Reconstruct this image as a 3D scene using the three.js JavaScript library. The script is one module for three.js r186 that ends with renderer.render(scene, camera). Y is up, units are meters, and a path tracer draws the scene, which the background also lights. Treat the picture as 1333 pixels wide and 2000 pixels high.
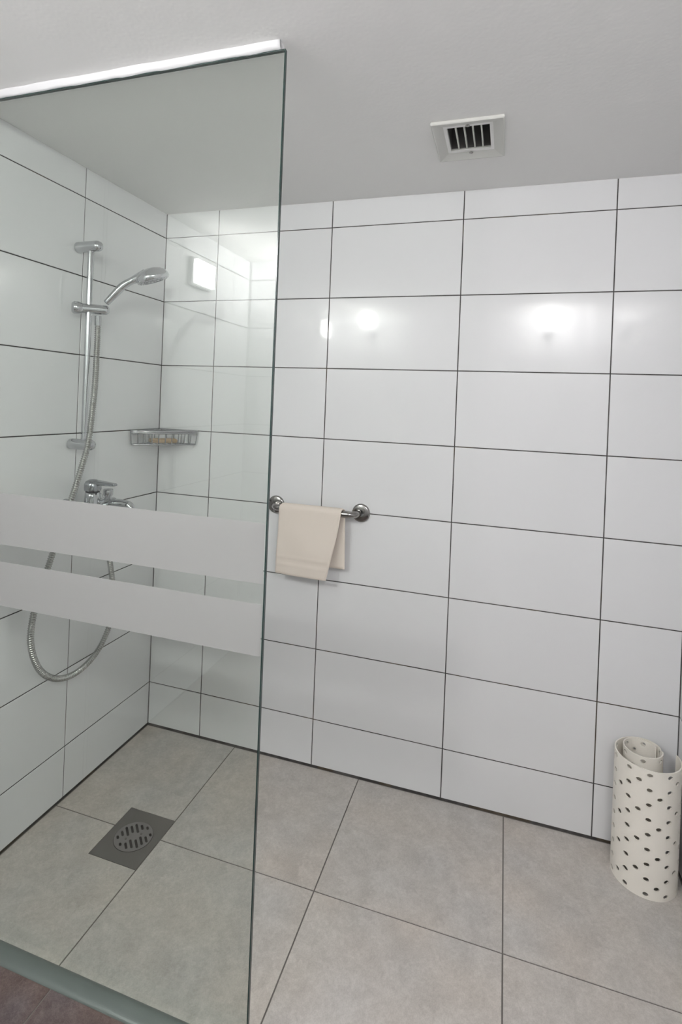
import * as THREE from 'three';
import { RoundedBoxGeometry } from 'three/addons/geometries/RoundedBoxGeometry.js';
import { RectAreaLightUniformsLib } from 'three/addons/lights/RectAreaLightUniformsLib.js';
import { mergeGeometries } from 'three/addons/utils/BufferGeometryUtils.js';

// ---------------------------------------------------------------- camera, exposure, large lights
const scene = new THREE.Scene();
const renderer = new THREE.WebGLRenderer({ antialias: true });
renderer.toneMapping = THREE.LinearToneMapping;
renderer.toneMappingExposure = 0.6;
renderer.shadowMap.enabled = true;
scene.background = new THREE.Color(0x000000);

const FOCAL = 1070.563;                                   // in pixels of the 1333 x 2000 frame
const camera = new THREE.PerspectiveCamera(2 * Math.atan(1000 / FOCAL) * 180 / Math.PI, 1333 / 2000, 0.02, 50);
camera.position.set(1.5555, 1.558, 2.2202);
{
  const w = new THREE.Vector3(0.003047, 0.313793, 0.039503), a = w.length();
  camera.quaternion.setFromAxisAngle(w.normalize(), a);
}
camera.setViewOffset(1333, 2000, 25.457, 210.647, 1333, 2000);   // lens shift
const LAMP_POWER = 4.6;                                    // candela, each of the two wall globes

// ---------------------------------------------------------------- room measures (metres)
const W = 2.177, H = 2.4156, D = 2.92;                     // width, height, depth
const TW = 0.54567, TH = 0.3, JOINT = 0.0039;               // wall tile pitch and joint
const ROW0 = 0.2026, COL0 = 0.2773, LEFT0 = 0.5227;
const FX0 = 0.4599, FP = 0.5734, FZ0 = 0.5579;             // floor tile joints
const ZG = 1.012, XG = 1.024;                              // glass screen

// ---------------------------------------------------------------- helpers
let seed = 20240611;
const rnd = () => { seed = (seed * 1664525 + 1013904223) >>> 0; return seed / 4294967296; };
const taken = {};
function numbered(n) { taken[n] = (taken[n] ?? -1) + 1; return taken[n] ? n + '_' + String(taken[n]).padStart(3, '0') : n; }
function obj(name, geo, mat, parent) {
  const m = new THREE.Mesh(Array.isArray(geo) ? mergeGeometries(geo.map((g) => g.index ? g.toNonIndexed() : g)) : geo, mat);
  m.castShadow = m.receiveShadow = true;
  m.name = parent ? name : numbered(name);
  (parent ?? scene).add(m);
  return m;
}
function thing(name, label, category, pos = [0, 0, 0]) {
  const o = new THREE.Group(); o.name = numbered(name); o.position.set(...pos);
  o.userData = { label, category }; scene.add(o); return o;
}
function structure(name, geo, mat) { const m = obj(name, geo, mat); m.userData.kind = 'structure'; return m; }
const box = (x0, x1, y0, y1, z0, z1) => new THREE.BoxGeometry(x1 - x0, y1 - y0, z1 - z0).translate((x0 + x1) / 2, (y0 + y1) / 2, (z0 + z1) / 2);
const rbox = (w, h, d, r, s = 3) => new RoundedBoxGeometry(w, h, d, s, r);
const V = (x, y, z) => new THREE.Vector3(x, y, z);
const std = (o) => new THREE.MeshStandardMaterial(o);
const phys = (o) => new THREE.MeshPhysicalMaterial(o);
const lin = (r, g, b) => new THREE.Color().setRGB(r, g, b);
// a bar from a to b, with a radius at each end
function rod(a, b, r0, r1 = r0, seg = 20) {
  const d = b.clone().sub(a), g = new THREE.CylinderGeometry(r1, r0, d.length(), seg, 1);
  g.applyQuaternion(new THREE.Quaternion().setFromUnitVectors(V(0, 1, 0), d.clone().normalize()));
  return g.translate((a.x + b.x) / 2, (a.y + b.y) / 2, (a.z + b.z) / 2);
}
// a bar with rounded ends (lathe), from a to b
function capsule(a, b, r, seg = 24) {
  const d = b.clone().sub(a), g = new THREE.CapsuleGeometry(r, Math.max(0.001, d.length() - 2 * r), 8, seg);
  g.applyQuaternion(new THREE.Quaternion().setFromUnitVectors(V(0, 1, 0), d.clone().normalize()));
  return g.translate((a.x + b.x) / 2, (a.y + b.y) / 2, (a.z + b.z) / 2);
}
function lathe(profile, axis, at, seg = 36) {
  const g = new THREE.LatheGeometry(profile.map((p) => new THREE.Vector2(p[0], p[1])), seg);
  g.applyQuaternion(new THREE.Quaternion().setFromUnitVectors(V(0, 1, 0), axis.clone().normalize()));
  return g.translate(at.x, at.y, at.z);
}
const tube = (pts, r, n = 40, seg = 12, closed = false) => new THREE.TubeGeometry(new THREE.CatmullRomCurve3(pts, closed, 'centripetal'), n, r, seg, closed);
// tube whose radius is a function of the way along it (0..1); ends closed
function sweep(curve, radius, n, seg = 16) {
  const fr = curve.computeFrenetFrames(n, false), pos = [], idx = [];
  for (let i = 0; i <= n; i++) {
    const t = i / n, p = curve.getPointAt(t), r = radius(t);
    for (let j = 0; j < seg; j++) {
      const a = j / seg * Math.PI * 2, q = p.clone().addScaledVector(fr.normals[i], Math.cos(a) * r).addScaledVector(fr.binormals[i], Math.sin(a) * r);
      pos.push(q.x, q.y, q.z);
    }
  }
  for (let i = 0; i < n; i++) for (let j = 0; j < seg; j++) {
    const a = i * seg + j, b = i * seg + (j + 1) % seg, c = a + seg, d = b + seg;
    idx.push(a, b, c, b, d, c);
  }
  for (const [k, flip] of [[0, true], [n, false]]) {
    const p = curve.getPointAt(k / n), at = pos.length / 3; pos.push(p.x, p.y, p.z);
    for (let j = 0; j < seg; j++) { const a = k * seg + j, b = k * seg + (j + 1) % seg; flip ? idx.push(at, b, a) : idx.push(at, a, b); }
  }
  const g = new THREE.BufferGeometry();
  g.setAttribute('position', new THREE.Float32BufferAttribute(pos, 3)); g.setIndex(idx);
  g.setAttribute('uv', new THREE.Float32BufferAttribute(new Float32Array(pos.length / 3 * 2), 2));
  g.computeVertexNormals();
  return g;
}
// a tile lying in its own x,y plane, front face at z = 0, chamfered edge, back at -depth
function tileGeo(w, h, depth = 0.006, c = 0.0012, u0 = 0, v0 = 0) {
  const x = w / 2, y = h / 2, pos = [], nor = [], uv = [];
  const quad = (a, b, d, e) => {
    const n = V(...b).sub(V(...a)).cross(V(...e).sub(V(...a))).normalize();
    for (const p of [a, b, d, a, d, e]) { pos.push(...p); nor.push(n.x, n.y, n.z); uv.push(p[0] + u0, p[1] + v0); }
  };
  const F = [[-x + c, -y + c, 0], [x - c, -y + c, 0], [x - c, y - c, 0], [-x + c, y - c, 0]];
  const M = [[-x, -y, -c], [x, -y, -c], [x, y, -c], [-x, y, -c]], B = M.map((p) => [p[0], p[1], -depth]);
  quad(...F);
  for (let i = 0; i < 4; i++) { const j = (i + 1) % 4; quad(M[i], M[j], F[j], F[i]); quad(B[i], B[j], M[j], M[i]); }
  const g = new THREE.BufferGeometry();
  g.setAttribute('position', new THREE.Float32BufferAttribute(pos, 3));
  g.setAttribute('normal', new THREE.Float32BufferAttribute(nor, 3));
  g.setAttribute('uv', new THREE.Float32BufferAttribute(uv, 2));
  return g;
}
// tileable value noise
function makeNoise(n, s) {
  let k = s >>> 0; const r = () => { k = (k * 1664525 + 1013904223) >>> 0; return k / 4294967296; };
  const t = new Float32Array(n * n).map(() => r());
  return (x, y) => {
    const xi = Math.floor(x), yi = Math.floor(y), fx = x - xi, fy = y - yi, sx = fx * fx * (3 - 2 * fx), sy = fy * fy * (3 - 2 * fy);
    const at = (a, b) => t[(((b % n) + n) % n) * n + (((a % n) + n) % n)];
    return (at(xi, yi) * (1 - sx) + at(xi + 1, yi) * sx) * (1 - sy) + (at(xi, yi + 1) * (1 - sx) + at(xi + 1, yi + 1) * sx) * sy;
  };
}
function texture(size, fn, srgb, metres) {
  const d = new Uint8Array(size * size * 4);
  for (let j = 0; j < size; j++) for (let i = 0; i < size; i++) {
    const c = fn(i / size, j / size), k = (j * size + i) * 4;
    for (let q = 0; q < 3; q++) d[k + q] = Math.max(0, Math.min(255, Math.round(c[q])));
    d[k + 3] = 255;
  }
  const t = new THREE.DataTexture(d, size, size); t.wrapS = t.wrapT = THREE.RepeatWrapping; t.magFilter = THREE.LinearFilter; t.minFilter = THREE.LinearMipmapLinearFilter; t.generateMipmaps = true;
  if (srgb) t.colorSpace = THREE.SRGBColorSpace;
  t.repeat.set(1 / metres, 1 / metres); t.needsUpdate = true;
  return t;
}

// ---------------------------------------------------------------- materials
const nA = makeNoise(8, 11), nB = makeNoise(32, 5), nC = makeNoise(128, 23), nD = makeNoise(512, 7), nE = makeNoise(24, 99);
function stone(base, amp, warm) {
  return (u, v) => {
    const a = nA(u * 8, v * 8), b = nB(u * 32 + a * 3, v * 32 + b0(u, v)), c = nC(u * 128, v * 128), d = nD(u * 512, v * 512), e = nE(u * 24 + c * 0.7, v * 24);
    let k = (a - 0.5) * 0.25 + (b - 0.5) * 0.45 + (c - 0.5) * 0.45 + (d - 0.5) * 0.6;
    if (e > 0.74) k -= (e - 0.74) * 1.6 * (0.4 + c);
    const w = (nA(v * 8 + 3.3, u * 8) - 0.5) * warm;
    return [base[0] + k * amp + w, base[1] + k * amp, base[2] + k * amp - w];
  };
}
const b0 = (u, v) => 2 * nA(u * 8 + 4, v * 8 + 2);
const floorMap = texture(1024, stone([191, 185, 179], 26, 4), true, 1.1);
const floorBump = texture(512, (u, v) => { const k = 128 + (nC(u * 128, v * 128) - 0.5) * 120 + (nD(u * 512, v * 512) - 0.5) * 90; return [k, k, k]; }, false, 1.1);
const darkMap = texture(512, stone([96, 83, 80], 34, 8), true, 0.7);
const clothBump = texture(256, (u, v) => { const k = 128 + 60 * Math.sin(u * Math.PI * 2 * 32) * Math.sin(v * Math.PI * 2 * 32) + (nD(u * 256, v * 256) - 0.5) * 120; return [k, k, k]; }, false, 0.08);
const groutMap = texture(256, (u, v) => { const k = (nB(u * 32, v * 32) - 0.5) * 34 + (nC(u * 128, v * 128) - 0.5) * 22, w = nE(u * 24, v * 24) > 0.8 ? 10 : 0; return [74 + k + w, 71 + k + w * 0.4, 70 + k - w * 0.6]; }, true, 0.9);
const plasterBump = texture(512, (u, v) => { const k = 128 + (nC(u * 128, v * 128) - 0.5) * 90 + (nB(u * 32, v * 32) - 0.5) * 120; return [k, k, k]; }, false, 0.9);

const M = {
  wallTile: [0, 1, 2].map((i) => phys({ color: lin(0.75 + i * 0.006, 0.752 + i * 0.006, 0.762 + i * 0.006), roughness: 0.055, ior: 1.52 })),
  grout: std({ map: groutMap, roughness: 0.9 }),
  floorTile: std({ map: floorMap, roughness: 0.52, bumpMap: floorBump, bumpScale: 0.0004 }),
  floorGrout: std({ color: lin(0.16, 0.145, 0.135), roughness: 0.95 }),
  darkTile: std({ map: darkMap, roughness: 0.5 }),
  ceiling: std({ color: lin(0.90, 0.895, 0.885), roughness: 0.85, bumpMap: plasterBump, bumpScale: 0.0006 }),
  chrome: std({ color: lin(0.50, 0.51, 0.525), metalness: 1, roughness: 0.08 }),
  chromeDark: std({ color: lin(0.30, 0.31, 0.33), metalness: 1, roughness: 0.16 }),
  steelBar: std({ color: lin(0.33, 0.32, 0.31), metalness: 1, roughness: 0.13 }),
  hose: std({ color: lin(0.36, 0.36, 0.345), metalness: 1, roughness: 0.2 }),
  basket: std({ color: lin(0.34, 0.345, 0.36), metalness: 1, roughness: 0.15 }),
  steel: std({ color: lin(0.26, 0.25, 0.235), metalness: 0.85, roughness: 0.42 }),
  grate: std({ color: lin(0.36, 0.35, 0.34), metalness: 0.85, roughness: 0.38 }),
  black: std({ color: lin(0.02, 0.02, 0.02), roughness: 0.8 }),
  well: std({ color: lin(0.15, 0.145, 0.14), roughness: 0.6, side: THREE.DoubleSide }),
  duct: std({ color: lin(0.26, 0.255, 0.25), roughness: 0.5, metalness: 0.6 }),
  glass: phys({ color: lin(0.952, 0.971, 0.952), roughness: 0, transmission: 1, thickness: 0, ior: 1.52 }),
  glassEdge: phys({ color: lin(0.018, 0.04, 0.036), roughness: 0.12, ior: 1.52 }),
  frost: phys({ color: lin(0.49, 0.49, 0.483), roughness: 1, transmission: 0.5, thickness: 0, ior: 1.3, side: THREE.DoubleSide }),
  white: std({ color: lin(0.72, 0.72, 0.73), roughness: 0.4 }),
  rail: std({ color: lin(0.13, 0.155, 0.142), roughness: 0.35, metalness: 0.25 }),
  vent: std({ color: lin(0.62, 0.62, 0.59), roughness: 0.4 }),
  slat: std({ color: lin(0.66, 0.66, 0.62), roughness: 0.45 }),
  towel: phys({ color: lin(0.83, 0.745, 0.665), roughness: 1, sheen: 0.4, sheenColor: lin(0.7, 0.6, 0.5), sheenRoughness: 0.6, bumpMap: clothBump, bumpScale: 0.0012 }),
  soap: std({ color: lin(0.36, 0.25, 0.13), roughness: 0.5 }),
  mat: std({ color: lin(0.87, 0.83, 0.755), roughness: 0.45, side: THREE.DoubleSide }),
  globe: std({ color: lin(0.9, 0.9, 0.88), roughness: 0.4, emissive: lin(1, 0.99, 0.98), emissiveIntensity: 26 }),
};

// ---------------------------------------------------------------- walls
const rows = [0.007]; for (let y = ROW0; y < H - 0.01; y += TH) rows.push(y); rows.push(H);
function cuts(first, pitch, end) { const c = [0]; for (let x = first; x < end - 0.02; x += pitch) c.push(x); c.push(end); return c; }
const tileCache = {};
function tileWall(wall, cols, place) {           // place(mesh, along, y): puts a tile centred there, facing into the room
  for (let r = 0; r + 1 < rows.length; r++) for (let c = 0; c + 1 < cols.length; c++) {
    const w = cols[c + 1] - cols[c] - JOINT, h = rows[r + 1] - rows[r] - (r + 2 === rows.length ? 0.001 : JOINT), key = w.toFixed(4) + h.toFixed(4);
    tileCache[key] ??= tileGeo(w, h);
    const t = obj('tile', tileCache[key], M.wallTile[Math.floor(rnd() * 3)], wall);
    place(t, (cols[c] + cols[c + 1]) / 2, (rows[r] + rows[r + 1]) / 2 + (r + 2 === rows.length ? 0.001 : 0));
    t.rotateX((rnd() - 0.5) * 0.003); t.rotateY((rnd() - 0.5) * 0.003);
  }
}
const G = 0.0022;                                 // depth of the joints
const wallBack = structure('wall_back', box(-0.1, W + 0.1, -0.1, H + 0.1, -0.1, -G), M.grout);
tileWall(wallBack, cuts(COL0, TW, W), (t, a, y) => t.position.set(a, y, 0));
const wallLeft = structure('wall_left', box(-0.1, -G, -0.1, H + 0.1, -G, D + G), M.grout);
tileWall(wallLeft, cuts(LEFT0, TW, D), (t, a, y) => { t.position.set(0, y, a); t.rotation.y = Math.PI / 2; });
const wallRight = structure('wall_right', box(W + G, W + 0.1, -0.1, H + 0.1, -G, D + G), M.grout);
tileWall(wallRight, cuts(LEFT0, TW, D), (t, a, y) => { t.position.set(W, y, a); t.rotation.y = -Math.PI / 2; });
const wallFront = structure('wall_front', box(-0.1, W + 0.1, -0.1, H + 0.1, D + G, D + 0.1), M.grout);
tileWall(wallFront, cuts(COL0, TW, W), (t, a, y) => { t.position.set(a, y, D); t.rotation.y = Math.PI; });

// ---------------------------------------------------------------- ceiling with the opening of the vent
const VX = 1.413, VZ = 0.428, VHX = 0.0645, VHZ = 0.079;
{
  const s = new THREE.Shape([new THREE.Vector2(-G, -G), new THREE.Vector2(W + G, -G), new THREE.Vector2(W + G, D + G), new THREE.Vector2(-G, D + G)]);
  s.holes.push(new THREE.Path([new THREE.Vector2(VX - VHX, VZ - VHZ), new THREE.Vector2(VX - VHX, VZ + VHZ), new THREE.Vector2(VX + VHX, VZ + VHZ), new THREE.Vector2(VX + VHX, VZ - VHZ)]));
  const g = new THREE.ExtrudeGeometry(s, { depth: 0.1, bevelEnabled: false });
  g.rotateX(Math.PI / 2).translate(0, H + 0.1, 0);            // shape y -> world z, downwards face at H
  structure('ceiling', g, M.ceiling);
}

// ---------------------------------------------------------------- floor
const ZF = 1.062;                                   // where the shower floor meets the outer floor
const DR = { x0: 0.270, x1: 0.4585, z0: 0.466, z1: 0.690 };
const DC = [(DR.x0 + DR.x1) / 2, (DR.z0 + DR.z1) / 2], DRAIN_R = 0.066;
const floorSlab = new THREE.Shape([[-0.1, 0.1], [W + 0.1, 0.1], [W + 0.1, -D - 0.1], [-0.1, -D - 0.1]].map((p) => new THREE.Vector2(...p)));
floorSlab.holes.push(new THREE.Path().absarc(DC[0], -DC[1], DRAIN_R + 0.001, 0, Math.PI * 2));
const floor = structure('floor', new THREE.ExtrudeGeometry(floorSlab, { depth: 0.0984, bevelEnabled: false, curveSegments: 40 }).rotateX(-Math.PI / 2).translate(0, -0.1, 0), M.floorGrout);
function floorTile(poly, mat, y = 0, name = 'tile') {
  const s = new THREE.Shape(poly.map((p) => new THREE.Vector2(p[0], -p[1])));
  const c = 0.0008, g = new THREE.ExtrudeGeometry(s, { depth: 0.004 - c, bevelEnabled: true, bevelThickness: c, bevelSize: 0, bevelOffset: 0, bevelSegments: 1 });
  g.rotateX(-Math.PI / 2).translate(0, y - 0.004, 0);
  const uv = g.attributes.uv, p = g.attributes.position, ou = rnd() * 5, ov = rnd() * 5, turn = rnd() < 0.5;
  for (let i = 0; i < uv.count; i++) turn ? uv.setXY(i, p.getZ(i) + ou, p.getX(i) + ov) : uv.setXY(i, p.getX(i) + ou, p.getZ(i) + ov);
  return obj(name, g, mat, floor);
}
{
  const xs = cuts(FX0, FP, W), zs = [0, FZ0, ZF], j = 0.0022, e = 0.004;
  for (let i = 0; i + 1 < xs.length; i++) for (let k = 0; k + 1 < zs.length; k++) {
    const x0 = xs[i] + (i ? j : e), x1 = xs[i + 1] - (i + 2 < xs.length ? j : e), z0 = zs[k] + (k ? j : e), z1 = zs[k + 1] - j, q = 0.002;
    if (i === 0 && k === 0) floorTile([[x0, z0], [x1, z0], [x1, DR.z0 - q], [DR.x0 - q, DR.z0 - q], [DR.x0 - q, z1], [x0, z1]], M.floorTile);
    else if (i === 0) floorTile([[x0, z0], [DR.x0 - q, z0], [DR.x0 - q, DR.z1 + q], [x1, DR.z1 + q], [x1, z1], [x0, z1]], M.floorTile);
    else floorTile([[x0, z0], [x1, z0], [x1, z1], [x0, z1]], M.floorTile);
  }
  const ox = cuts(0.155, 0.33, W), oz = [ZF + 0.006, 1.41, 1.74, 2.07, 2.40, 2.73, D];      // darker floor outside the shower
  for (let i = 0; i + 1 < ox.length; i++) for (let k = 0; k + 1 < oz.length; k++)
    floorTile([[ox[i] + j, oz[k] + j], [ox[i + 1] - j, oz[k] + j], [ox[i + 1] - j, oz[k + 1] - j], [ox[i] + j, oz[k + 1] - j]], M.darkTile);
}

// ---------------------------------------------------------------- glass screen
{
  const t = thing('shower_screen', 'fixed clear greenish glass shower screen with two frosted bands, floor to ceiling', 'shower screen', [XG / 2, 0, ZG]);
  const x0 = -XG / 2 + 0.002, x1 = XG / 2, y0 = 0.0005, y1 = H - 0.019;
  obj('glass_pane', box(x0, x1 - 0.0028, y0, y1 - 0.0028, -0.005, 0.005), M.glass, t);
  const edge = obj('polished_edge', [rbox(0.003, y1 - y0, 0.0102, 0.0008, 1).translate(x1 - 0.0013, (y0 + y1) / 2, 0), rbox(x1 - x0, 0.003, 0.0102, 0.0008, 1).translate((x0 + x1) / 2, y1 - 0.0013, 0)], M.glassEdge, t);
  edge.userData.label = 'dark green polished glass edge';
  for (const [a, b] of [[1.117, 1.263], [0.943, 1.068]]) {
    const f = obj('frosted_band', new THREE.PlaneGeometry(x1 - x0 - 0.006, b - a).translate((x0 + x1) / 2 - 0.002, (a + b) / 2, 0.0055), M.frost, t);
    f.userData.label = 'grey frosted band across the glass';
  }
  // white filler bead between the glass and the ceiling, a little uneven
  const n = 60, prof = [[-0.014, 0], [-0.012, -0.013], [-0.0070, -0.0190], [0.0070, -0.0190], [0.0110, -0.014], [0.0140, -0.006], [0.0145, 0]], pos = [], idx = [], nz = makeNoise(64, 3);
  for (let i = 0; i <= n; i++) {
    const x = x0 + (x1 - 0.012 - x0) * i / n;
    prof.forEach(([z, y], k) => pos.push(x, H - 0.0002 + (y ? y + (nz(i * 0.45, k) - 0.5) * 0.004 : 0), z + (nz(i * 0.3, k + 9) - 0.5) * 0.003));
  }
  const m = prof.length;
  for (let i = 0; i < n; i++) for (let k = 0; k + 1 < m; k++) { const a = i * m + k, b = a + m; idx.push(a, b, a + 1, b, b + 1, a + 1); }
  for (const [k, f] of [[0, 0], [n, 1]]) for (let q = 1; q + 1 < m; q++) f ? idx.push(k * m, k * m + q, k * m + q + 1) : idx.push(k * m, k * m + q + 1, k * m + q);
  const g = new THREE.BufferGeometry(); g.setAttribute('position', new THREE.Float32BufferAttribute(pos, 3)); g.setIndex(idx); g.computeVertexNormals();
  obj('ceiling_bead', g, M.white, t).userData.label = 'uneven white filler bead along the ceiling';
  // rounded threshold profile on the floor, outside of the glass
  const s = new THREE.Shape(); s.moveTo(0.0056, 0); s.lineTo(0.0056, 0.003); s.quadraticCurveTo(0.016, 0.012, 0.032, 0.011); s.quadraticCurveTo(0.052, 0.009, 0.0575, 0); s.lineTo(0.0056, 0);
  const r = new THREE.ExtrudeGeometry(s, { depth: x1 - x0, bevelEnabled: false, curveSegments: 10 }).rotateY(-Math.PI / 2).translate(x1, 0, 0);
  obj('threshold_profile', r, M.rail, t).userData.label = 'rounded grey-green profile at the foot of the glass';
}

// ---------------------------------------------------------------- slide rail, hand shower, hose, mixer
{
  const Z = 0.556, X = 0.064, t = thing('shower_slide_rail', 'vertical chrome slide rail with two brackets on the left tiled wall', 'shower rail', [0, 1.365, Z]);
  obj('rail', rod(V(X, 0.005, 0), V(X, 0.735, 0), 0.0112, 0.0112, 28), M.chrome, t);
  for (const y of [0, 0.738]) {
    const prof = [[0, 0.112], [0.009, 0.1105], [0.0155, 0.106], [0.0195, 0.098], [0.0205, 0.088], [0.0205, 0.012], [0.0195, 0.004], [0.017, 0.0005], [0, 0.0005]].reverse();
    obj('wall_bracket', lathe(prof, V(1, 0, 0), V(0, y, 0), 32), M.chrome, t);
  }
  const y = 0.507, d = V(0.66, 0.02, -0.75).normalize(), c = V(X, y, 0);
  const s = obj('slider', [capsule(c.clone().addScaledVector(d, -0.050), c.clone().addScaledVector(d, 0.074), 0.0180), lathe([[0, -0.028], [0.013, -0.026], [0.020, -0.018], [0.0235, -0.005], [0.0235, 0.008], [0.018, 0.016], [0, 0.016]].reverse().map((p) => [p[0], -p[1]]), d, c.clone().addScaledVector(d, -0.042), 28)], M.chrome, t);
  s.userData.label = 'chrome sliding holder with round knob';
}
const HS = { base: V(0.107, 1.9000, 0.515), neck: V(0.203, 1.992, 0.482), mid: V(0.266, 2.009, 0.462) };
{
  const t = thing('hand_shower', 'chrome hand shower with curved handle held in the slider of the rail', 'hand shower', [HS.base.x, HS.base.y, HS.base.z]);
  const L = (p) => p.clone().sub(HS.base);
  const curve = new THREE.CatmullRomCurve3([V(0, 0, 0), V(0.027, 0.031, -0.008), V(0.060, 0.068, -0.019), L(HS.neck), L(HS.mid).add(V(-0.022, 0.002, 0.006))]);
  obj('handle', sweep(curve, (u) => 1.13 * (u < 0.1 ? 0.0105 + u * 0.01 : u < 0.7 ? 0.0115 + 0.0016 * Math.sin((u - 0.1) * 5) : 0.0117 + (u - 0.7) * 0.03), 40, 20), M.chrome, t);
  const up = V(-0.24, 0.93, 0.27).normalize(), c = L(HS.mid);
  obj('head', lathe([[0.050, -0.016], [0.0540, -0.010], [0.0535, -0.001], [0.047, 0.010], [0.034, 0.019], [0.016, 0.0245], [0, 0.026]].map((p) => [p[0] * 1.16, p[1] * 1.16]), up, c, 40), M.chrome, t);
  const f = obj('spray_face', lathe([[0, -0.0185], [0.030, -0.0185], [0.0315, -0.0205], [0.034, -0.0205], [0.0355, -0.0185], [0.048, -0.0175], [0.0505, -0.0150]].map((p) => [p[0] * 1.16, p[1] * 1.16]), up, c, 40), M.chromeDark, t);
  f.userData.label = 'grey spray face with nozzles';
  const q = new THREE.Quaternion().setFromUnitVectors(V(0, 1, 0), up), nz = [];
  for (const [r, n] of [[0.013, 6], [0.026, 12], [0.049, 18]]) for (let i = 0; i < n; i++) {
    const a = i / n * Math.PI * 2, p = V(Math.cos(a) * r, -0.0213, Math.sin(a) * r).applyQuaternion(q).add(c);
    nz.push(new THREE.SphereGeometry(0.0016, 6, 4).translate(p.x, p.y, p.z));
  }
  obj('nozzles', nz, M.black, f);
}
{
  const t = thing('shower_hose', 'ribbed metal shower hose hanging in a loop below the hand shower', 'hose');
  const curve = new THREE.CatmullRomCurve3([V(0.086, 1.849, 0.531), V(0.082, 1.80, 0.526), V(0.090, 1.70, 0.536), V(0.110, 1.60, 0.561), V(0.126, 1.498, 0.588), V(0.133, 1.375, 0.612), V(0.123, 1.279, 0.633), V(0.103, 1.182, 0.648),
    V(0.068, 1.06, 0.662), V(0.058, 0.95, 0.695), V(0.052, 0.815, 0.742), V(0.050, 0.70, 0.752), V(0.050, 0.588, 0.708), V(0.050, 0.522, 0.630), V(0.050, 0.500, 0.530), V(0.050, 0.532, 0.427), V(0.050, 0.612, 0.360), V(0.052, 0.720, 0.346), V(0.055, 0.820, 0.362), V(0.060, 0.925, 0.395), V(0.071, 1.02, 0.436), V(0.0728, 1.081, 0.4423)]);
  const ribs = 280, per = 6, n = ribs * per;
  obj('ribbed_sleeve', sweep(curve, (u) => { const k = (u * ribs) % 1; return u < 0.012 || u > 0.985 ? 0.0086 : 0.0078 + 0.0036 * Math.pow(Math.sin(k * Math.PI), 0.8); }, n, 14), M.hose, t).userData.label = 'ribbed steel sleeve';
  const a = curve.getPointAt(0), b = curve.getPointAt(0.016), e = curve.getPointAt(0.984), f = curve.getPointAt(1);
  obj('end_nut', rod(a, b, 0.0125, 0.0125, 20), M.chrome, t); obj('end_nut', rod(e, f, 0.0125, 0.0125, 20), M.chrome, t);
}
{
  const t = thing('mixer_tap', 'chrome lever bath mixer on the left wall just above the frosted band', 'tap', [0, 1.122, 0.486]); t.scale.setScalar(1.12);
  const X = 0.062;
  for (const z of [0.075, -0.075]) {
    obj('wall_flange', lathe([[0.033, 0.0005], [0.033, 0.004], [0.028, 0.010], [0.017, 0.015], [0.013, 0.016], [0.013, 0.035]], V(1, 0, 0), V(0, 0, z), 30), M.chrome, t);
    obj('inlet_nut', [rod(V(0.028, 0, z), V(0.046, 0, z), 0.0165, 0.0165, 6), rod(V(0.044, 0, z), V(X + 0.004, 0, z), 0.0135)], M.chrome, t);
  }
  obj('body', lathe([[0, -0.097], [0.014, -0.096], [0.019, -0.090], [0.021, -0.06], [0.0235, -0.02], [0.0245, 0.03], [0.022, 0.07], [0.020, 0.09], [0.014, 0.096], [0, 0.097]], V(0, 0, 1), V(X, 0, 0), 32), M.chrome, t);
  obj('cartridge_housing', lathe([[0.026, -0.005], [0.026, 0.030], [0.0245, 0.040], [0.024, 0.056], [0, 0.058]], V(0, 1, 0), V(X, 0, 0.018), 32), M.chrome, t);
  // lever: round cap that runs out into a flat paddle towards the room
  const lv = obj('lever', [lathe([[0.0265, 0.0585], [0.028, 0.066], [0.0275, 0.080], [0.023, 0.090], [0.012, 0.0955], [0, 0.0965]], V(0, 1, 0), V(X, 0, 0.018), 32),
    (() => { const g = rbox(0.085, 0.011, 0.030, 0.005, 3), p = g.attributes.position; for (let i = 0; i < p.count; i++) { const u = p.getX(i) / 0.085 + 0.5; p.setZ(i, p.getZ(i) * (1.15 - 0.5 * u)); p.setY(i, p.getY(i) * (1.5 - 0.75 * u) - 0.010 * u * u); } g.computeVertexNormals(); return g.rotateZ(0.10).translate(X + 0.048, 0.089, 0.014); })()], M.chromeDark, t);
  lv.userData.label = 'dark shining chrome lever';
  obj('diverter_knob', lathe([[0.012, 0], [0.012, 0.028], [0.0165, 0.032], [0.0175, 0.046], [0.016, 0.053], [0, 0.055]], V(0, 1, 0), V(X + 0.012, 0.003, -0.045), 28), M.chrome, t);
  obj('spout', sweep(new THREE.CatmullRomCurve3([V(X, -0.002, -0.030), V(X + 0.04, 0.010, -0.030), V(X + 0.085, 0.013, -0.030), V(X + 0.116, 0.007, -0.030), V(X + 0.127, -0.012, -0.030)]), (u) => 0.0165 - 0.003 * u, 30, 18), M.chrome, t);
  obj('hose_outlet', lathe([[0.012, -0.033], [0.012, -0.020], [0.014, -0.018], [0.014, 0]], V(0, 1, 0), V(X + 0.003, 0, -0.039), 20), M.chrome, t);
}

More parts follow.
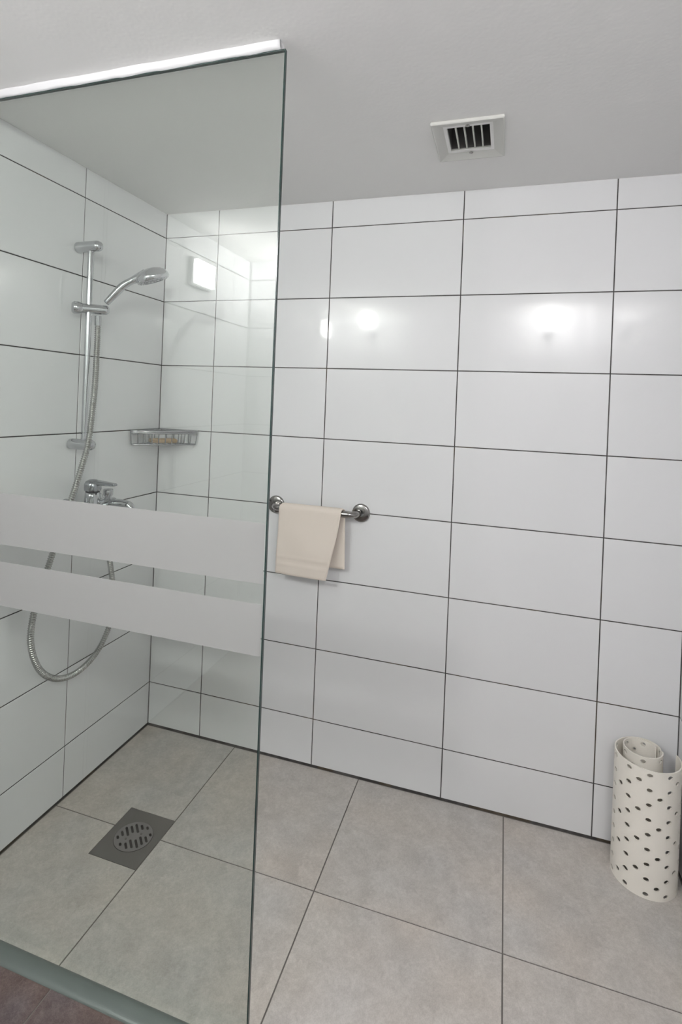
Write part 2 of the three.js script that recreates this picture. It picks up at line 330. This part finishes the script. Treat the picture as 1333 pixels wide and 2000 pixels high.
// ---------------------------------------------------------------- corner basket and the soap in it
{
  const t = thing('corner_basket', 'chrome wire corner basket on the shower wall corner', 'shower basket', [0, 1.338, 0]);
  const ht = 0.062, a = 0.012;
  const front = (u, s = 1) => { const w = 1 - u, z0 = 0.222 * s, x1 = 0.214 * s, b = 0.030 * s; return V(a + (x1 - a) * u + b * u * w * 2.1, 0, a + (z0 - a) * w + b * u * w * 2.1); };
  const outline = (y, s = 1) => { const p = [V(a, y, a), V(a, y, a + 0.07), V(a, y, 0.19 * s)]; for (let i = 0; i <= 10; i++) { const q = front(i / 10, s); q.y = y; p.push(q); } p.push(V(0.185 * s, y, a), V(a + 0.07, y, a)); return p; };
  const strip = (pts, h, r) => { const g = [tube(pts, r, 120, 8, true)]; if (h) { const q = pts.map((p) => p.clone().add(V(0, -h, 0))); g.push(tube(q, r, 120, 8, true)); } return g; };
  obj('top_rim', strip(outline(ht), 0.007, 0.0050), M.basket, t);
  obj('bottom_rim', strip(outline(0.0035, 0.965), 0, 0.0032), M.basket, t);
  for (let i = 0; i <= 10; i++) { const u = i / 10, p = front(u), q = front(u, 0.965); obj('wire', rod(V(q.x, 0.004, q.z), V(p.x, ht - 0.004, p.z), 0.0024, 0.0024, 8), M.basket, t); }
  for (const k of [0.05, 0.09, 0.13, 0.17]) { obj('wire', rod(V(a, 0.004, k), V(a, ht - 0.004, k), 0.0024, 0.0024, 8), M.basket, t); obj('wire', rod(V(k, 0.004, a), V(k, ht - 0.004, a), 0.0024, 0.0024, 8), M.basket, t); }
  for (let i = 1; i < 10; i++) {                       // floor wires, across the corner's diagonal
    const u = i / 10, p = front(u, 0.965), k = p.x - p.z, s0 = k > 0 ? V(a + k, 0.0035, a) : V(a, 0.0035, a - k);
    if (s0.distanceTo(V(p.x, 0.0035, p.z)) > 0.01) obj('floor_wire', rod(s0, V(p.x, 0.0035, p.z), 0.0018, 0.0018, 8), M.basket, t);
  }
  for (const [x, z] of [[0.001, 0.12], [0.12, 0.001]]) obj('wall_mount', x < z ? rod(V(0.0005, ht - 0.004, z), V(a, ht - 0.004, z), 0.006) : rod(V(x, ht - 0.004, 0.0005), V(x, ht - 0.004, a), 0.006), M.basket, t);
  const s = thing('soap_bar', 'brown bar of soap lying in the corner basket', 'soap', [0.082, 1.3438, 0.084]);
  s.rotation.y = Math.PI / 4;
  const g = rbox(0.122, 0.024, 0.056, 0.010, 4); const p = g.attributes.position;
  for (let i = 0; i < p.count; i++) p.setY(i, p.getY(i) * (1 - 0.25 * Math.pow(p.getX(i) / 0.061, 2)));
  g.computeVertexNormals();
  obj('bar', g.translate(0, 0.012, 0), M.soap, s);
}

// ---------------------------------------------------------------- towel bar and towel
{
  const y = 1.104, x0 = 0.617, x1 = 1.000, zb = 0.066, r = 0.0135;
  const t = thing('towel_bar', 'short curved chrome grab bar with round flanges on the back wall', 'towel bar', [x0, y, 0]);
  const w = x1 - x0;
  obj('bar', tube([V(0.006, 0, 0.006), V(0.007, 0, 0.026), V(0.013, 0, 0.048), V(0.030, 0, 0.063), V(0.055, 0, zb), V(w / 2, 0, zb), V(w - 0.055, 0, zb), V(w - 0.030, 0, 0.063), V(w - 0.013, 0, 0.048), V(w - 0.007, 0, 0.026), V(w - 0.006, 0, 0.006)], r, 110, 20), M.steelBar, t);
  for (const x of [0, w]) obj('flange', lathe([[0.0375, 0.0004], [0.0385, 0.004], [0.0375, 0.009], [0.033, 0.0125], [0.020, 0.0145], [0.0135, 0.015]], V(0, 0, 1), V(x, 0, 0), 40), M.steelBar, t);

  // towel: a folded cloth over the bar; front flap hangs lower and slants, back flap shows on the right
  const tw = thing('hand_towel', 'folded cream hand towel draped over the chrome bar', 'towel', [0.80, y, zb]);
  const nu = 56, nv = 90, th = 0.0085, rb = r + th / 2 + 0.0012, frontL = 0.272, backL = 0.232, arc = Math.PI * rb, total = frontL + arc + backL;
  const nz = makeNoise(64, 77), sm = (a, b, x) => { const k = Math.max(0, Math.min(1, (x - a) / (b - a))); return k * k * (3 - 2 * k); };
  const mid = (u, v) => {                                // u across 0..1, v along the cloth 0 (front hem) .. 1 (back hem)
    const s = v * total; let yy, zz, side, drop;
    if (s < frontL) { drop = frontL - s; yy = -drop; zz = rb; side = 1; } else if (s < frontL + arc) { const k = (s - frontL) / rb; yy = Math.sin(k) * rb; zz = Math.cos(k) * rb; side = Math.cos(k); drop = 0; } else { drop = s - frontL - arc; yy = -drop; zz = -rb; side = -1; }
    const f = sm(-1, 1, side), k = drop / frontL;
    const left = -0.138 + f * (0.003 - 0.006 * k) + (1 - f) * 0.02, right = f * (0.136 - 0.052 * Math.pow(k, 1.15)) + (1 - f) * (0.144 + 0.006 * k);
    const x = left + (right - left) * u;
    zz += side * (0.004 * sm(0.02, 0.2, drop)) + (nz(u * 3.2, k * 3 + side * 9 + 20) - 0.5) * 0.006 * sm(0, 0.1, drop) + (side > 0.5 ? 0.006 * k * Math.sin(u * 3.0) : 0);
    if (side > 0.5) yy += 0.004 * (u - 0.5) * -1 * k;
    return V(x, yy, zz);
  };
  const pos = [], uv = [], idx = [];
  const rib = (v) => { const d = v * total, q = (c, w) => Math.exp(-Math.pow((d - c) / w, 2)); return 0.0014 * (q(0.075, 0.004) + q(0.042, 0.004)) - 0.0012 * (q(0.058, 0.010)); };
  for (const sgn of [1, -1]) for (let j = 0; j <= nv; j++) for (let i = 0; i <= nu; i++) {
    const u = i / nu, v = j / nv, e = 1e-3, p = mid(u, v);
    const du = mid(Math.min(1, u + e), v).sub(mid(Math.max(0, u - e), v)), dv = mid(u, Math.min(1, v + e)).sub(mid(u, Math.max(0, v - e)));
    const n = du.cross(dv).normalize();                  // outwards of the fold
    const ed = Math.min(u, 1 - u) * 0.27, eh = Math.min(v, 1 - v) * total, round = Math.sqrt(Math.max(0.02, Math.min(1, 1 - Math.pow(1 - Math.min(1, ed / 0.004), 2)))) * Math.sqrt(Math.max(0.02, Math.min(1, 1 - Math.pow(1 - Math.min(1, eh / 0.004), 2))));
    p.addScaledVector(n, sgn * th / 2 * round + (sgn > 0 ? rib(v) : 0));
    pos.push(p.x, p.y, p.z); uv.push(u * 0.27, v * total);
  }
  const N = (nu + 1) * (nv + 1), at = (i, j, s) => s * N + j * (nu + 1) + i;
  for (let s = 0; s < 2; s++) for (let j = 0; j < nv; j++) for (let i = 0; i < nu; i++) { const a = at(i, j, s), b = at(i + 1, j, s), c = at(i, j + 1, s), d = at(i + 1, j + 1, s); s ? idx.push(a, c, b, b, c, d) : idx.push(a, b, c, b, d, c); }
  for (let j = 0; j < nv; j++) for (const i of [0, nu]) { const a = at(i, j, 0), b = at(i, j + 1, 0), c = at(i, j, 1), d = at(i, j + 1, 1); i ? idx.push(a, c, b, b, c, d) : idx.push(a, b, c, b, d, c); }
  for (let i = 0; i < nu; i++) for (const j of [0, nv]) { const a = at(i, j, 0), b = at(i + 1, j, 0), c = at(i, j, 1), d = at(i + 1, j, 1); j ? idx.push(a, b, c, b, d, c) : idx.push(a, c, b, b, c, d); }
  const g = new THREE.BufferGeometry(); g.setAttribute('position', new THREE.Float32BufferAttribute(pos, 3)); g.setAttribute('uv', new THREE.Float32BufferAttribute(uv, 2)); g.setIndex(idx); g.computeVertexNormals();
  obj('cloth', g, M.towel, tw);
}

// ---------------------------------------------------------------- ceiling vent
{
  const t = thing('ceiling_vent', 'small white square exhaust vent with slats in the ceiling', 'vent', [VX, H, VZ]);
  const ring = (hx, hz, y) => [V(-hx, y, -hz), V(hx, y, -hz), V(hx, y, hz), V(-hx, y, hz)];
  const rings = [ring(0.1065, 0.1285, -0.0003), ring(0.1075, 0.1295, -0.008), ring(0.1055, 0.1275, -0.0105), ring(0.1025, 0.1245, -0.0105), ring(VHX - 0.001, VHZ - 0.001, 0.004), ring(VHX - 0.001, VHZ - 0.001, 0.008)];
  const pos = []; const tri = (a, b, c) => pos.push(a.x, a.y, a.z, b.x, b.y, b.z, c.x, c.y, c.z);
  for (let k = 0; k + 1 < rings.length; k++) for (let i = 0; i < 4; i++) { const j = (i + 1) % 4, a = rings[k][i], b = rings[k][j], c = rings[k + 1][i], d = rings[k + 1][j]; tri(a, b, c); tri(b, d, c); }
  const g = new THREE.BufferGeometry(); g.setAttribute('position', new THREE.Float32BufferAttribute(pos, 3)); g.computeVertexNormals();
  const fm = M.vent.clone(); fm.side = THREE.DoubleSide;
  obj('frame', g, fm, t).userData.label = 'off-white sloping vent frame';
  for (let i = 1; i <= 4; i++) obj('slat', rbox(0.0046, 0.012, VHZ * 2 - 0.005, 0.001, 1).translate(-VHX + i * VHX * 2 / 5, 0.010, 0), M.slat, t);
  for (const z of [0.092, -0.092]) { const s = obj('screw', lathe([[0.0062, -0.0005], [0.0062, -0.002], [0.0045, -0.0038], [0, -0.0042]], V(0, 1, 0), V(0, -0.0028, z), 20), M.steelBar, t); s.userData.label = 'steel screw'; }
  const d = obj('duct', [box(-VHX, -VHX + 0.001, 0.0085, 0.60, -VHZ, VHZ), box(VHX - 0.001, VHX, 0.0085, 0.60, -VHZ, VHZ), box(-VHX, VHX, 0.0085, 0.60, -VHZ, -VHZ + 0.001), box(-VHX, VHX, 0.0085, 0.60, VHZ - 0.001, VHZ), box(-VHX, VHX, 0.599, 0.60, -VHZ, VHZ)], M.duct, t);
  d.userData.label = 'metal duct behind the slats';
}

// ---------------------------------------------------------------- floor drain
{
  const cx = (DR.x0 + DR.x1) / 2, cz = (DR.z0 + DR.z1) / 2, hx = (DR.x1 - DR.x0) / 2, hz = (DR.z1 - DR.z0) / 2, R = DRAIN_R;
  const t = thing('floor_drain', 'square dull steel floor drain with round slotted grate', 'drain', [cx, 0, cz]);
  const s = new THREE.Shape([new THREE.Vector2(-hx, -hz), new THREE.Vector2(hx, -hz), new THREE.Vector2(hx, hz), new THREE.Vector2(-hx, hz)]);
  s.holes.push(new THREE.Path().absarc(0, 0, R + 0.0015, 0, Math.PI * 2, true));
  obj('plate', new THREE.ExtrudeGeometry(s, { depth: 0.0012, bevelEnabled: false, curveSegments: 40 }).rotateX(-Math.PI / 2).translate(0, -0.0014, 0), M.steel, t);
  const c = new THREE.Shape().absarc(0, 0, R, 0, Math.PI * 2);
  const slot = (x, y0, y1, w = 0.0042) => { const p = new THREE.Path(); p.absarc(x, y1 - w, w, 0, Math.PI); p.absarc(x, y0 + w, w, Math.PI, Math.PI * 2); p.closePath(); c.holes.push(new THREE.Path(p.getPoints(6).reverse())); };
  for (let i = -3; i <= 3; i++) {
    const x = i * 0.0168, e = Math.sqrt(Math.max(0, Math.pow(R - 0.009, 2) - x * x)), o = i % 2 ? 0.010 : 0.017;
    if (e - o > 0.01) { slot(x, o, i % 2 ? e : e * 0.92); slot(x + 0.004, -(i % 2 ? e * 0.92 : e), -o); }
  }
  const g = new THREE.ExtrudeGeometry(c, { depth: 0.0012, bevelEnabled: false, curveSegments: 40 }).rotateX(-Math.PI / 2).rotateY(Math.PI / 4).translate(0, -0.0004, 0);
  obj('grate', g, M.grate, t).userData.label = 'round grate with dark slots';
  obj('well', lathe([[R + 0.0005, -0.0018], [R, -0.02], [0.052, -0.095], [0, -0.097]], V(0, 1, 0), V(0, 0, 0), 40), M.well, t).userData.label = 'drain pot below the grate';
  for (const k of [-0.026, 0.026]) { const a = Math.PI / 4; obj('screw', new THREE.CylinderGeometry(0.004, 0.004, 0.001, 16).translate(Math.cos(a) * k, 0.0011, -Math.sin(a) * k), M.steel, t); }
}

// ---------------------------------------------------------------- rolled perforated mat in the corner
{
  const t = thing('rolled_bath_mat', 'rolled cream perforated bath mat standing in the right corner', 'bath mat', [2.0575, 0, 0.112]);
  const height = 0.412, th = 0.004, px = 0.061, py = 0.0478;
  // the spiral, seen from above: starts at the right by the wall, runs round the front and the left, and closes in a smaller loop
  const path = [], turns = 2.05 * Math.PI * 2, N = 700;
  for (let i = 0; i <= N; i++) {
    const a = i / N * turns, k = a / (Math.PI * 2);
    const r = k < 0.62 ? 0.0975 : k < 1.05 ? 0.0975 - (k - 0.62) / 0.43 * 0.041 : 0.0625 - (k - 1.05) * 0.013;
    const sh = k < 0.62 ? 0 : Math.min(1, (k - 0.62) / 0.43), sx = -0.010 * sh, sz = -0.036 * sh;
    const ang = 0.32 - a;                                     // measured from +x towards -z
    path.push(V(Math.cos(ang) * r + sx, 0, -Math.sin(ang) * r + sz));
  }
  const len = [0]; for (let i = 1; i <= N; i++) len.push(len[i - 1] + path[i].distanceTo(path[i - 1]));
  const total = len[N];
  const onPath = (s) => {
    s = Math.max(0, Math.min(total - 1e-6, s)); let lo = 0, hi = N; while (hi - lo > 1) { const m = (lo + hi) >> 1; len[m] <= s ? lo = m : hi = m; }
    const f = (s - len[lo]) / (len[hi] - len[lo]), p = path[lo].clone().lerp(path[hi], f), d = path[hi].clone().sub(path[lo]).normalize();
    return [p, V(-d.z, 0, d.x)];
  };
  // cells of half a pitch each way; a cell that carries a hole is a ring of 16 quads round an oval, others plain
  const cw = px / 2, ch = py / 2, nc = Math.floor(total / cw), nr = 17, y0 = (height - nr * ch) / 2, pos = [], nor = [];
  const P3 = (s, y, side) => { const [p, n] = onPath(s); return [p.addScaledVector(n, side * th / 2).setY(y), n.clone().multiplyScalar(side)]; };
  const quad = (a, b, c, d) => { const f = b[0].clone().sub(a[0]).cross(c[0].clone().sub(a[0])); for (const q of f.dot(a[1]) < 0 ? [a, c, b, a, d, c] : [a, b, c, a, c, d]) { pos.push(q[0].x, q[0].y, q[0].z); nor.push(q[1].x, q[1].y, q[1].z); } };
  const rect = (s0, s1, ya, yb) => { const m = 4; for (let i = 0; i < m; i++) { const a = s0 + (s1 - s0) * i / m, b = s0 + (s1 - s0) * (i + 1) / m; for (const sd of [1, -1]) quad(P3(a, ya, sd), P3(b, ya, sd), P3(b, yb, sd), P3(a, yb, sd)); } };
  const hole = (s0, s1, ya, yb) => {
    const cs = (s0 + s1) / 2, cy = (ya + yb) / 2, hw = (s1 - s0) / 2, hh = (yb - ya) / 2, R = [], E = [], K = 20;
    for (let i = 0; i < K; i++) { const a = (i + 0.5) / K * Math.PI * 2, c = Math.cos(a), s = Math.sin(a), m = 1 / Math.max(Math.abs(c), Math.abs(s)); R.push([cs + hw * c * m, cy + hh * s * m]); E.push([cs + 0.0084 * c, cy + 0.0064 * s]); }
    // square corners are met by adding them explicitly
    const corners = [[s1, yb], [s0, yb], [s0, ya], [s1, ya]];
    for (let i = 0; i < K; i++) {
      const j = (i + 1) % K;
      for (const sd of [1, -1]) {
        quad(P3(...R[i], sd), P3(...R[j], sd), P3(...E[j], sd), P3(...E[i], sd));
        const same = Math.abs(R[i][0] - R[j][0]) < 1e-9 || Math.abs(R[i][1] - R[j][1]) < 1e-9;
        if (!same) { const c = corners.reduce((b, q) => Math.hypot(q[0] - R[i][0], q[1] - R[i][1]) < Math.hypot(b[0] - R[i][0], b[1] - R[i][1]) ? q : b); quad(P3(...R[i], sd), P3(...c, sd), P3(...R[j], sd), P3(...R[j], sd)); }
      }
      const q = (e, sd) => { const r = P3(...e, sd); const d = V(0, cy - e[1], 0).normalize(); return [r[0], d]; };
      quad(q(E[i], 1), q(E[j], 1), q(E[j], -1), q(E[i], -1));
    }
  };
  for (let c = 0; c < nc; c++) {
    const s0 = c * cw, s1 = s0 + cw;
    for (let r = 0; r < nr; r++) {
      const has = c % 2 === 0 ? r % 2 === 0 : (c % 4 === 1 ? r % 4 === 1 : r % 4 === 3), a = y0 + r * ch, b = a + ch;
      if (has && c > 0 && c < nc - 1) hole(s0, s1, a, b); else rect(s0, s1, a, b);
    }
    rect(s0, s1, 0, y0); rect(s0, s1, height - y0, height);
    for (const y of [0, height]) for (let i = 0; i < 4; i++) { const a = s0 + cw * i / 4, b = a + cw / 4, up = V(0, y ? 1 : -1, 0), q = (s, sd) => [P3(s, y, sd)[0], up]; quad(q(a, 1), q(b, 1), q(b, -1), q(a, -1)); }
  }
  for (const s of [0, nc * cw]) { const q = (y, sd) => { const [p, n] = onPath(s); return [p.clone().addScaledVector(n, sd * th / 2).setY(y), V(n.z, 0, -n.x)]; }; quad(q(0, 1), q(0, -1), q(height, -1), q(height, 1)); }
  const g = new THREE.BufferGeometry(); g.setAttribute('position', new THREE.Float32BufferAttribute(pos, 3)); g.setAttribute('normal', new THREE.Float32BufferAttribute(nor, 3));
  obj('perforated_sheet', g, M.mat, t);
}

// ---------------------------------------------------------------- the two globe lamps on the wall behind the camera
function wallLamp(x, y, label) {
  const t = thing('wall_lamp', label, 'lamp', [x, y, D]);
  t.userData.group = 'globe wall lamps';
  obj('backplate', lathe([[0.045, -0.0005], [0.045, -0.010], [0.036, -0.018], [0, -0.020]], V(0, 0, 1), V(0, -0.10, 0), 28), M.chrome, t);
  obj('arm', tube([V(0, -0.10, -0.015), V(0, -0.10, -0.09), V(0, -0.098, -0.180), V(0, -0.088, -0.205), V(0, -0.060, -0.210)], 0.007, 30, 12), M.chrome, t);
  obj('socket', lathe([[0.010, -0.075], [0.024, -0.068], [0.030, -0.050], [0.028, -0.045]], V(0, 1, 0), V(0, 0, -0.210), 24), M.chromeDark, t);
  const g = obj('globe', new THREE.SphereGeometry(0.056, 32, 20).translate(0, 0, -0.210), M.globe, t);
  g.castShadow = false;
  const l = new THREE.PointLight(0xfcfbfa, LAMP_POWER); l.name = 'lamp_light'; l.position.set(0, 0, -0.210); l.castShadow = true; l.shadow.radius = 2.6; l.shadow.bias = -0.002; t.add(l);
}
wallLamp(0.315, 2.335, 'globe wall lamp behind the camera, mirrored in the tiles on the left');
wallLamp(1.885, 2.335, 'globe wall lamp behind the camera, mirrored in the tiles on the right');

{
  const t = thing('square_wall_lamp', 'square white bulkhead lamp high on the left wall, mirrored in the glass', 'lamp', [0, 2.2, 2.32]);
  obj('housing', rbox(0.022, 0.150, 0.190, 0.008, 3).translate(0.0115, 0, 0), M.white, t);
  const g = obj('diffuser', rbox(0.020, 0.124, 0.164, 0.007, 3).translate(0.032, 0, 0), M.globe, t); g.castShadow = false;
  RectAreaLightUniformsLib.init();
  const l = new THREE.RectAreaLight(0xfcfbfa, 130, 0.16, 0.12); l.name = 'lamp_light'; l.position.set(0.045, 0, 0); l.rotation.y = -Math.PI / 2; t.add(l);
}
renderer.render(scene, camera);
